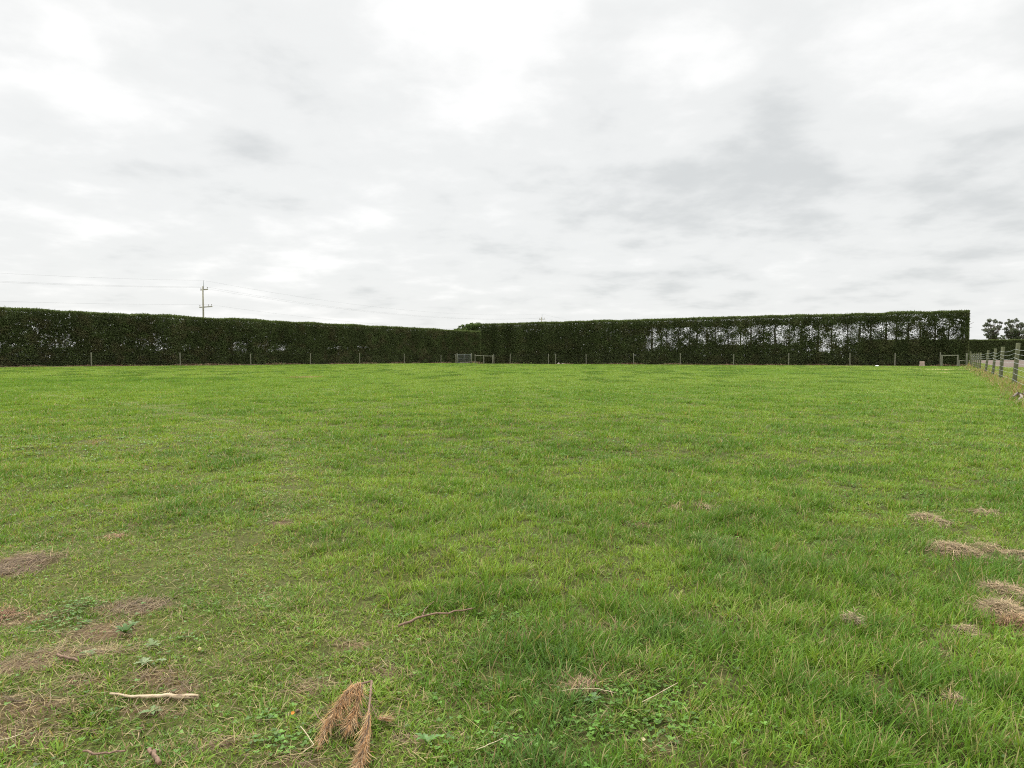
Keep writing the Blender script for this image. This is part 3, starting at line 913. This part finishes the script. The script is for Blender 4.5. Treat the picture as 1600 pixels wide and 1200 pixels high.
def tree(name, label, base, trunk_top, clumps, leaf, per, col, cat='tree', limb=True, group=None, asp=.55):
    """base (x,y); clumps: (x,y,z,r) in metres"""
    t = thing(name, label, cat, (base[0], base[1], 0), group=group)
    o = np.array([base[0], base[1], 0.0])
    bm = bmesh.new()
    tt = Vector(trunk_top) - Vector(o)
    tube_geo(bm, [(0, 0, -.2), (tt.x * .2, tt.y * .2, tt.z * .4), (tt.x * .6, tt.y * .6, tt.z * .75), tt], [.04 * tt.z, .032 * tt.z, .022 * tt.z, .012 * tt.z], 8)
    for (x, y, z, r_) in clumps:
        e = Vector((x, y, z)) - Vector(o)
        k = random.uniform(.35, .8)
        q = Vector((tt.x * k, tt.y * k, tt.z * k))
        if q.z > e.z: q = Vector((tt.x * .3, tt.y * .3, min(tt.z * .3, e.z * .8)))
        tube_geo(bm, [q, q.lerp(e, .55) + Vector((0, 0, -.06 * (e - q).length)), e], [.010 * tt.z, .007 * tt.z, .003 * tt.z], 5)
    bm_obj('trunk', bm, M_BARK, t)
    g = Geo()
    for (x, y, z, r_) in clumps:
        n = int(per * r_ * r_)
        p = rng.normal(0, 1, (n, 3)); p /= np.linalg.norm(p, axis=1, keepdims=True); p *= (rng.uniform(0, 1, (n, 1)) ** .45) * r_ * np.array([1.15, 1.15, .75])
        p += (np.array([x, y, z]) - o)
        c = np.array(col) * rng.uniform(.55, 1.5, (n, 1)) * rng.uniform(.9, 1.1, (n, 3)) * random.uniform(.8, 1.2)
        sprays(g, p, rng.uniform(.7, 1.4, n) * leaf, c, asp)
    link('crown', g.mesh('crown'), M_HEDGE, t)
    return t
def clumps_px(lst, Z, jit):
    out = []
    for px, py, r_ in lst:
        d = pix_dir(px, py); zz = Z + random.uniform(-jit, jit); k = zz / d.y
        r1 = r_ * zz / F
        out.append((d.x * k, zz, EYE + d.z * k, r1 * (.8 if Z > 200 else 1.25)))
        if Z > 200:
            for _ in range(3):
                a = random.uniform(0, 6.28); q = r1 * random.uniform(.6, 1.15)
                out.append((d.x * k + math.cos(a) * q, zz + random.uniform(-1, 1), EYE + d.z * k + math.sin(a) * q * .6, r1 * random.uniform(.3, .55)))
    return out
GUM_HAZED = (.125, .135, .095)  # gum leaf colour, greyed and lightened to paint distance haze into it
tree('gum_tree', 'distant open crowned gum tree with separate leaf clumps beside the hedge end', P2(1551, 325), (*P2(1551, 325), 15.5),
     clumps_px([(1546, 500.5, 4.2), (1555, 502, 4), (1563, 504, 3.2), (1543, 508, 4.6), (1538, 509, 3), (1559, 512, 4.5), (1553, 514, 4.2), (1563, 511, 2.8), (1540, 516.5, 4.6), (1546, 515, 4), (1541, 523, 4),
                (1549, 520, 4.6), (1553, 525, 5.6), (1557, 529, 4.6), (1549, 530, 5), (1545, 527, 4)], 325, 3), .55, 95, GUM_HAZED)
tree('gum_tree', 'distant broad gum tree with a fuller rounded crown beyond the ploughed field', P2(1589, 320), (*P2(1589, 320), 15.0),
     clumps_px([(1580, 502, 4.5), (1587, 500.5, 4), (1574, 505, 3.6), (1579, 509, 5), (1572, 513, 3.8), (1583, 515, 5.6), (1591, 510, 5.2), (1599, 507, 5), (1575, 520, 5), (1585, 522, 6), (1597, 518, 6), (1606, 511, 5.5),
                (1578, 527, 6), (1590, 528, 7), (1602, 527, 7), (1612, 517, 6), (1568, 526, 3), (1567, 529, 3.4)], 320, 4), .55, 95, (.115, .13, .085))  # this crown's tint is also greyed, with haze put into the colour
tree('untrimmed_bush', 'shaggy untrimmed bush rising behind the hedge corner above the gate', P2(733, 143), (*P2(735, 143), 7.4),
     clumps_px([(742, 511, 6), (735, 512, 6), (728, 514, 5), (722, 516, 4.5), (747, 508, 4.5), (738, 508, 4), (716, 514.5, 2.6), (711, 515.5, 2), (723, 509, 2.2), (718, 510.5, 1.6), (731, 509, 3), (746, 520, 8), (730, 524, 9), (742, 534, 10), (728, 540, 10), (742, 550, 10)], 143, .8), .30, 900, (.10, .14, .045), 'bush', asp=.35)

# ------------------------------------------------------------------ power line
PA, PB = Vector((-48.1, 110.0, 0)), Vector((8.1, 194.0, 0))
LINE_D = (PB - PA).normalized()
def power_pole(loc, label):
    t = thing('power_pole', label, 'power pole', loc, math.atan2(LINE_D.y, LINE_D.x))
    tube('pole', [(0, 0, -.3), (0.03, 0, 4), (.02, .0, 8), (0, 0, 12.1)], [.165, .15, .13, .105], M_POLE, t, 12)
    tube('top_pin', [(0, -.18, 11.7), (0, -.19, 12.3), (0, -.20, 13.0)], [.035, .03, .025], M_GALV, t, 6)
    # crossarms lie across the line (local y)
    bm = bmesh.new(); box_geo(bm, (.19, -.05, 11.6), (.12, 1.9, .14)); bm_obj('crossarm', bm, M_POLE, t, False)
    bm = bmesh.new(); box_geo(bm, (.20, -.4, 8.9), (.12, 3.3, .14)); bm_obj('crossarm', bm, M_POLE, t, False)
    for y, z in ((-.9, 11.67), (.8, 11.67), (1.15, 8.97), (-1.15, 8.97), (-1.95, 8.97)):
        bm = bmesh.new()
        tube_geo(bm, [(.19, y, z), (.19, y, z + .14), (.19, y, z + .16), (.19, y, z + .24), (.19, y, z + .30)], [.02, .02, .055, .06, .03], 8)
        bm_obj('insulator', bm, M_CERAM, t)
power_pole(PA, 'nearer wooden power pole with two crossarms standing behind the longer hedge')
power_pole(PB, 'farther power pole, only its tip showing above the taller hedge')
side = Vector((-LINE_D.y, LINE_D.x, 0))
PC = PA - LINE_D * 101; PD = PB + LINE_D * 101
def span_wire(label, off, z, r_=.011, sag=2.0):
    pts = []
    for a, b in ((PC, PA), (PA, PB), (PB, PD)):
        for j in range(16):
            q = j / 16; p = a.lerp(b, q) + side * off; p.z = z - sag * 4 * q * (1 - q); pts.append(p)
    pts.append(PD + side * off + Vector((0, 0, z)))
    o = tube('overhead_wire', pts, r_, M_CABLE, None, 5)
    tag(o, label, 'power line', 'overhead wires')
span_wire('topmost overhead wire, carried on the pin above the power poles', -.20, 13.0, .0055)
span_wire('overhead wire carried on the near end of the upper crossarm', -.9, 11.95, .0055)
span_wire('overhead wire carried on the far end of the upper crossarm', .8, 11.95, .0055)
span_wire('lowest overhead wire, carried on the lower crossarm', -1.15, 9.25, .0055, 1.7)

# ------------------------------------------------------------------ things lying on the grass
def gp(px, py, dz=0.0):
    g = G(px, py)
    return Vector((g.x, g.y, H1(g.x, g.y) + dz))
M_STICK = wood_material('debarked_stick', (.09, .06, .04), (.43, .34, .23), (4, 16, 16), .8, (.36, .27, .17), .6, .41, .56)
M_TWIG = wood_material('brown_twig', (.09, .06, .04), (.24, .15, .10), (30, 30, 30), .8)
M_PALE = wood_material('pale_stalk', (.26, .21, .12), (.46, .39, .25), (30, 30, 30), .8)
M_GREYW = wood_material('grey_driftwood', (.14, .11, .09), (.29, .25, .21), (8, 8, 8), .8)

def ground_stick(name, label, cat, pix, r0, r1, mat, lift=.02, sidetw=(), n=8, sub=4, wob=.004, group=None):
    P = [gp(*p) for p in pix]
    pts = []
    for i in range(len(P) - 1):
        for j in range(sub):
            p = P[i].lerp(P[i + 1], j / sub)
            if 0 < i * sub + j: p += Vector((random.uniform(-wob, wob), random.uniform(-wob, wob), random.uniform(-wob, wob)))
            pts.append(p + Vector((0, 0, lift)))
    pts.append(P[-1] + Vector((0, 0, lift)))
    o = pts[0].copy()
    k = len(pts)
    rad = [(r0 + (r1 - r0) * i / (k - 1)) * (1 + random.uniform(-.12, .12)) for i in range(k)]
    t = thing(name, label, cat, o, group=group) if sidetw else None
    m = tube('stem' if sidetw else name, [p - o for p in pts], rad, mat, t, n, .10)
    if not sidetw:
        m.location = o; tag(m, label, cat, group); return m
    for s in sidetw:
        Q = [gp(*p) + Vector((0, 0, lift)) - o for p in s]
        tube('side_twig', Q, [r0 * .6] + [r0 * .4] * (len(Q) - 1), mat, t, 6)
    return t
ground_stick('stick', 'pale debarked stick lying on the worn ground below the weed rosettes', 'stick', [(172, 1093), (215, 1093), (262, 1088), (310, 1088)], .0036, .0078, M_STICK, .013, [[(262, 1088), (266, 1083)]], n=10, wob=.0016)
ground_stick('twig', 'long thin reddish brown twig with a short fork on mid green grass', 'twig', [(622, 982), (660, 970), (700, 965), (742, 956)], .0045, .0028, M_TWIG, .035, [[(660, 970), (664, 960), (678, 948)]], wob=.004)
ground_stick('twig', 'short dark twig on the bare brown patch beside a pale weed', 'twig', [(90, 1036), (108, 1044), (123, 1051)], .0045, .0035, M_TWIG, .015)
ground_stick('twig', 'stubby brown twig in the nearest grass beneath the pale stick', 'twig', [(234, 1176), (241, 1188), (250, 1204)], .0055, .006, M_TWIG, .022)
ground_stick('twig', 'thin curved brown twig lying near a stubby twig in the foreground', 'twig', [(130, 1178), (165, 1181), (196, 1176)], .003, .0025, M_TWIG, .022)
ground_stick('dry_stalk', 'straight pale dry stalk slanting over the clover patch', 'dry stalk', [(1003, 1111), (1030, 1098), (1059, 1084)], .0014, .0011, M_PALE, .038, wob=.001)
ground_stick('dry_stalk', 'long arched brownish stalk lying across the clover left of the slanting one', 'dry stalk', [(872, 1091), (905, 1088), (935, 1090), (962, 1097)], .0014, .0011, M_PALE, .035, wob=.001)
ground_stick('dry_stalk', 'bent whitish stalk folded sharply beside the dead pine frond', 'dry stalk', [(470, 1152), (491, 1177), (474, 1191)], .0014, .0011, M_PALE, .03, wob=.001)
ground_stick('dry_stalk', 'pale stalk lying flat near the bare earth at the picture corner', 'dry stalk', [(-4, 1172), (16, 1167), (36, 1158)], .0014, .0011, M_PALE, .022, wob=.001)
ground_stick('dry_stalk', 'short pale stalk in the foreground grass right of the pine frond', 'dry stalk', [(744, 1180), (762, 1171), (786, 1160)], .0014, .0011, M_PALE, .03, wob=.001)
ground_stick('bark_strip', 'upright reddish strip of bark standing in thin dry grass', 'bark', [(465, 1120), (466, 1118)], .006, .004, M_TWIG, .02)

# dead pine frond
def frond():
    o = gp(582, 1098)
    t = thing('dead_pine_frond', 'brown dead pine frond with two drooping needle sprays in the foreground', 'dead branch', o)
    def path(pix, lifts):
        return [gp(px, py) + Vector((0, 0, z)) - o for (px, py), z in zip(pix, lifts)]
    stems = [path([(582, 1098), (552, 1106), (530, 1125), (512, 1145), (498, 1168)], (.075, .07, .05, .03, .012)),
             path([(581, 1099), (577, 1130), (574, 1158), (568, 1182), (560, 1204)], (.075, .055, .035, .025, .018)),
             path([(566, 1103), (556, 1125), (545, 1145)], (.068, .04, .025)),
             path([(578, 1122), (590, 1132), (603, 1128)], (.055, .03, .025)),
             path([(535, 1140), (512, 1142), (497, 1130), (490, 1120)], (.02, .018, .02, .03))]
    rad = (.0032, .0036, .002, .0016, .0022)
    for p, r_ in zip(stems, rad): tube('stem', p, [r_ * (1 - .5 * i / (len(p) - 1)) for i in range(len(p))], M_TWIG, t, 7)
    g = Geo()
    for si, cnt, ln, f0, f1, a0, asd in ((0, 620, .062, .14, .52, -1.55, .25), (0, 420, .055, .35, .75, -1.6, .4), (0, 240, .035, .65, 1.0, None, .4), (1, 420, .07, .30, .75, -1.62, .16),
                                         (1, 380, .045, .62, 1.0, -1.75, .5), (2, 420, .055, .0, 1.0, -1.6, .45), (3, 110, .03, .55, 1.0, None, .6)):
        P = np.array([tuple(v) for v in stems[si]])
        q = rng.uniform(f0, f1 - .02, cnt) * (len(P) - 1); i = np.minimum(q.astype(int), len(P) - 2); f = (q - i)[:, None]
        b = P[i] * (1 - f) + P[i + 1] * f
        dd = P[i + 1] - P[i]
        al = np.arctan2(dd[:, 1], dd[:, 0])
        az = (al if a0 is None else np.full(cnt, a0)) + rng.normal(0, asd, cnt)
        th = np.abs(rng.normal(1.78, .16, cnt))
        pick = rng.uniform(0, 1, (cnt, 1))
        c = np.where(pick < .5, np.array([.40, .22, .095]), np.where(pick < .85, np.array([.40, .28, .15]), np.array([.22, .16, .11]))) * rng.uniform(.35, 1.3, (cnt, 1))
        blades(g, b + rng.normal(0, .0035, (cnt, 3)), ln * rng.uniform(.4, 1.35, cnt), rng.uniform(.0009, .0019, cnt), az, th, rng.normal(-.10, .45, cnt), c, 3)
    link('needles', g.mesh('needles'), M_DRY, t)
frond()

# wads of cut dry grass
def wad(name, label, px, py, rx, ry, hgt, cnt, tint=(.30, .225, .13), cat='dry grass', group='wads of cut dry grass', ln=(.03, .10)):
    c = gp(px, py); RX = rx * c.y / F; RY = ry * c.y * c.y / F
    g = Geo()
    a = rng.uniform(0, 6.283, cnt); rr = np.sqrt(rng.uniform(0, 1, cnt)) * (1 + .45 * rng.uniform(0, 1, cnt) ** 4) * (.55 + .9 * vnoise(a * 1.9, a * 0 + px, 5))
    x = np.cos(a) * rr * RX; y = np.sin(a) * rr * RY
    wv = .55 + .9 * fbm(x + px, y + py, .09, 71, 2)
    z = height(x + c.x, y + c.y) - c.z + np.maximum(0, 1 - rr ** 2) * hgt * .6 * wv * rng.uniform(.45, 1.05, cnt) + .008
    ln = (ln[0], min(ln[1], RX * .8 + .02))
    col = np.array(tint) * rng.uniform(.3, 1.5, (cnt, 1)) * rng.uniform(.94, 1.06, (cnt, 3))
    az = rng.uniform(0, 6.283, cnt); th = rng.normal(1.53, .10, cnt)
    sc = max(1, c.y / 3.4)
    blades(g, np.stack([x, y, z], -1), rng.uniform(*ln, cnt), rng.uniform(.0010, .0034, cnt) * sc, az, th, rng.normal(.12, .25, cnt), col, 4, None, az + math.pi / 2)
    o = link(name, g.mesh(name), M_DRY); o.location = c
    return tag(o, label, cat, group)
W_ = 'dry_grass_wad'
wad(W_, 'broad flattened wad of tan cut grass, upper of the pair at the frame edge', 1566, 925, 36, 15, .055, 1900)
wad(W_, 'largest tan wad of cut grass, lower of the pair at the frame edge', 1563, 956, 40, 17, .075, 2300)
wad(W_, 'small darker lip of matted cut grass below the largest tan wad', 1588, 976, 30, 7, .07, 1100, (.28, .18, .095))
wad(W_, 'long low tan wad of cut grass halfway up from the biggest pile', 1495, 862, 34, 15, .06, 1700)
wad(W_, 'arched little wad of dry grass joined beside the long low tan one', 1543, 862, 13, 10, .07, 500)
wad(W_, 'thin strip of dry cut grass right of the arched little wad', 1592, 870, 22, 8, .035, 600)
wad(W_, 'faint scattered dry grass just above the arched little wad', 1540, 846, 24, 8, .025, 420)
wad(W_, 'small pale wad of cut grass, farthest left of the upper tan ones', 1450, 812, 22, 8, .05, 800)
wad(W_, 'small faint tan wad of cut grass, farthest back near the frame edge', 1538, 800, 24, 6, .035, 600)
wad(W_, 'upright tuft of grey tan dead grass against a dark green tussock', 1334, 984, 11, 14, .09, 420, (.27, .21, .13))
wad(W_, 'tiny orange tan scrap of dry grass alone in the mid green field', 1102, 796, 9, 5, .03, 220)
wad(W_, 'tiny faint scrap of dry grass beside the orange tan scrap', 1054, 798, 8, 4, .025, 150)
wad(W_, 'small scrap of tan grass under the darker matted lip', 1512, 986, 14, 8, .03, 320)
wad(W_, 'brown tuft of dead stems in the lower grass nearest the frame corner', 1492, 1112, 12, 8, .07, 200, (.25, .18, .11))
wad(W_, 'brownish matted dead grass beside the long arched stalk', 908, 1074, 22, 7, .035, 420, (.25, .175, .10))
N_ = 'pine_needle_clump'
wad(N_, 'rusty brown fallen pine needles on bare earth, largest needle clump', 25, 884, 42, 15, .008, 800, (.185, .13, .08), 'pine needles', 'clumps of fallen pine needles', (.06, .13))
wad(N_, 'small rusty strip of pine needles just below the largest needle clump', 6, 954, 22, 5, .008, 260, (.27, .15, .085), 'pine needles', 'clumps of fallen pine needles', (.05, .10))
wad(N_, 'little orange brown needle scrap above the largest needle clump', 180, 837, 12, 5, .01, 160, (.30, .18, .10), 'pine needles', 'clumps of fallen pine needles', (.04, .08))
wad(N_, 'brown pine needle mat along the top of the bare track', 215, 946, 52, 12, .006, 380, (.155, .115, .07), 'pine needles', 'clumps of fallen pine needles', (.04, .09))

# weeds with flat rosettes
def rosette(label, px, py, size, nleaf, col, up=.25):
    c = gp(px, py, .004)
    bm = bmesh.new()
    cl = bm.loops.layers.float_color.new('tint') if False else None
    rnd = random.Random(int(px * 7 + py))
    for i in range(nleaf):
        a = 2 * math.pi * i / nleaf + rnd.uniform(-.3, .3); ln = size * .72 * rnd.uniform(.6, 1.15); el = up * rnd.uniform(.2, 1.4)
        d = Vector((math.cos(a), math.sin(a), 0)); s = Vector((-d.y, d.x, 0))
        prev = None
        for j in range(9):
            q = j / 8
            wdt = ln * .26 * math.sin(math.pi * min(1, .08 + q * .95)) * (1.0 if j % 2 else .55)
            z = math.sin(q * 1.8) * el * ln * .6
            m = d * ln * q + Vector((0, 0, z))
            row = [bm.verts.new(m + s * wdt + Vector((0, 0, wdt * .35))), bm.verts.new(m), bm.verts.new(m - s * wdt + Vector((0, 0, wdt * .35)))]
            if prev:
                bm.faces.new((prev[0], prev[1], row[1], row[0])); bm.faces.new((prev[1], prev[2], row[2], row[1]))
            prev = row
    me = bpy.data.meshes.new('weed_rosette'); bm.to_mesh(me); bm.free()
    at = me.color_attributes.new('tint', 'FLOAT_COLOR', 'POINT')
    for v in at.data:
        k = rnd.uniform(.8, 1.2); v.color = (col[0] * k, col[1] * k, col[2] * k, 1)
    o = link('weed_rosette', me, M_LEAF); o.location = c + Vector((0, 0, .006))
    return tag(o, label, 'weed', 'flat rosette weeds')
GG = (.135, .185, .065); DG = (.075, .14, .035)
rosette('largest dark green rosette weed in the middle of the bare track', 196, 992, .058, 11, DG, .9)
rosette('grey green rosette weed just behind the largest dark green one', 206, 980, .042, 8, GG, .5)
rosette('pale rosette weed on bare soil beside a short dark twig', 140, 1030, .040, 8, (.18, .22, .10))
rosette('grey green rosette weed halfway between dark rosette and yellow fruit', 238, 1018, .048, 9, GG, .5)
rosette('pale jagged rosette weed directly above the pale debarked stick', 226, 1047, .044, 9, (.18, .225, .105))
rosette('small pale rosette weed right of the jagged one', 252, 1041, .030, 6, (.16, .21, .09))
rosette('broad grey green leaves lying just under the pale debarked stick', 238, 1109, .045, 6, (.12, .18, .06))
rosette('blue green dock leaves in the clover under the arched stalk', 925, 1094, .045, 7, (.10, .18, .06), .6)
rosette('broad bright green leaves in the foreground right of the pine frond', 668, 1160, .05, 6, (.10, .19, .05), 1.2)

# fallen leaves, fruit
def fallen_leaf(label, px, py, size, col, lift=.04):
    c = gp(px, py, lift)
    bm = bmesh.new()
    rows = []
    for j in range(6):
        q = j / 5; w = size * .42 * math.sin(math.pi * (0.06 + .9 * q)); x = (q - .5) * size
        z = .25 * size * (q - .5) ** 2 * 3
        rows.append([bm.verts.new((x, w, z + .2 * w)), bm.verts.new((x, 0, z)), bm.verts.new((x, -w, z + .2 * w))])
    for a, b in zip(rows, rows[1:]):
        bm.faces.new((a[0], a[1], b[1], b[0])); bm.faces.new((a[1], a[2], b[2], b[1]))
    me = bpy.data.meshes.new('fallen_leaf'); bm.to_mesh(me); bm.free()
    at = me.color_attributes.new('tint', 'FLOAT_COLOR', 'POINT')
    for v in at.data: v.color = (*col, 1)
    o = link('fallen_leaf', me, M_DRY); o.location = c; o.rotation_euler = (.5, .2, px)
    return tag(o, label, 'fallen leaf')
fallen_leaf('single orange fallen leaf caught in mid green grass', 995, 917, .020, (.42, .20, .05), .04)
fallen_leaf('small bright orange fallen leaf left of the dead pine frond', 458, 1133, .012, (.45, .18, .03), .035)
fallen_leaf('cream coloured fallen leaf on the clover patch under the stalks', 1005, 1163, .012, (.42, .36, .2), .03)
fallen_leaf('reddish fallen leaf by the worn track in shorter grass', 400, 858, .03, (.42, .20, .09), .04)
def fruit():
    c = gp(312, 1021)
    bm = bmesh.new(); prof = [(0, .004), (.35, .0), (.8, .10), (1, .45), (.9, .8), (.5, 1), (.12, .93), (0, .9)]
    r_ = .0065
    tube_geo(bm, [(0, 0, r_ * 2 * z) for _, z in sorted(prof, key=lambda p: p[1])], [max(.0004, r_ * x) for x, z in sorted(prof, key=lambda p: p[1])], 12, True, .03)
    o = bm_obj('windfall_fruit', bm, wood_material('yellow_skin', (.30, .26, .09), (.46, .40, .17), (60, 60, 60), .5), None)
    o.location = c + Vector((0, 0, .014))
    tag(o, 'small round yellow fruit lying on the short worn grass', 'fruit')
fruit()

# driftwood at the foot of the right fence
def driftwood():
    o = gp(1592, 624)
    t = thing('fallen_branch', 'bleached crooked fallen branch lying at the foot of the thick post fence', 'branch', o)
    def q(pix, z): return [gp(px, py) + Vector((0, 0, zz)) - o for (px, py), zz in zip(pix, z)]
    tube('limb', q([(1583, 623), (1590, 621), (1598, 622), (1612, 621)], (.10, .14, .14, .2)), [.018, .028, .03, .03], M_GREYW, t, 8, .1)
    tube('limb', q([(1586, 627), (1592, 625), (1600, 621), (1608, 617)], (.03, .06, .12, .16)), [.018, .025, .025, .02], M_GREYW, t, 8, .1)
    tube('limb', q([(1587, 630), (1595, 627), (1607, 626)], (.02, .05, .05)), [.015, .022, .025], M_GREYW, t, 8, .1)
    tube('limb', q([(1589, 618), (1594, 621), (1600, 626)], (.08, .12, .05)), [.02, .03, .02], M_GREYW, t, 7, .1)
driftwood()

# odds and ends at the foot of the hedges
def lump(name, label, cat, px, Z, s, mat, sq=1.0, lift=0.0):
    x, y = P2(px, Z)
    bm = bmesh.new()
    bmesh.ops.create_icosphere(bm, subdivisions=3, radius=1)
    rnd = random.Random(int(px))
    k = rnd.uniform(0, 50)
    for v in bm.verts:
        f = 1 + .35 * (float(vnoise(v.co.x * 1.7 + k, v.co.y * 1.7 + v.co.z * 1.3, 4)) - .5)
        v.co = Vector((v.co.x * s[0] * f, v.co.y * s[1] * f, max(-.6, v.co.z) * s[2] * f))
    o = bm_obj(name, bm, mat); o.location = (x, y, H1(x, y) + s[2] * .4 + lift)
    return tag(o, label, cat)
M_STONE = wood_material('pale_stone', (.38, .33, .28), (.60, .54, .47), (3, 3, 3), .9)
M_WHITE = wood_material('white_stone', (.72, .72, .70), (.85, .85, .83), (5, 5, 5), .7)
M_PINK = wood_material('cut_stump', (.20, .14, .11), (.33, .25, .21), (3, 3, 1), .9)
lump('stone', 'small white stone lying alone on the far grass edge', 'stone', 1370, 80.5, (.20, .15, .09), M_WHITE, 1, .03)
lump('stone', 'pale rounded stone at the foot of the slim fence, nearer the rail frame', 'stone', 873, 107, (.22, .2, .18), M_STONE)
lump('stone', 'flat pale stone right beside the rounded stone at the fence foot', 'stone', 880, 106.6, (.28, .2, .15), M_STONE)
def stump(label, px, Z, r_, h):
    x, y = P2(px, Z)
    bm = bmesh.new()
    tube_geo(bm, [(0, 0, -.1), (0, 0, .08), (.01, 0, h * .5), (0, 0, h - .03), (0, 0, h)], [r_ * 1.35, r_ * 1.15, r_, r_ * .97, r_ * .88], 12, True, .09)
    o = bm_obj('tree_stump', bm, M_PINK); o.location = (x, y, H1(x, y))
    tag(o, label, 'stump')
stump('pinkish cut tree stump at the hedge foot beside the strainer frame', 1440.5, 80.8, .26, .58)
stump('slim pale cut stump between slim posts below the first sky gaps', 1003, 101.6, .16, .68)
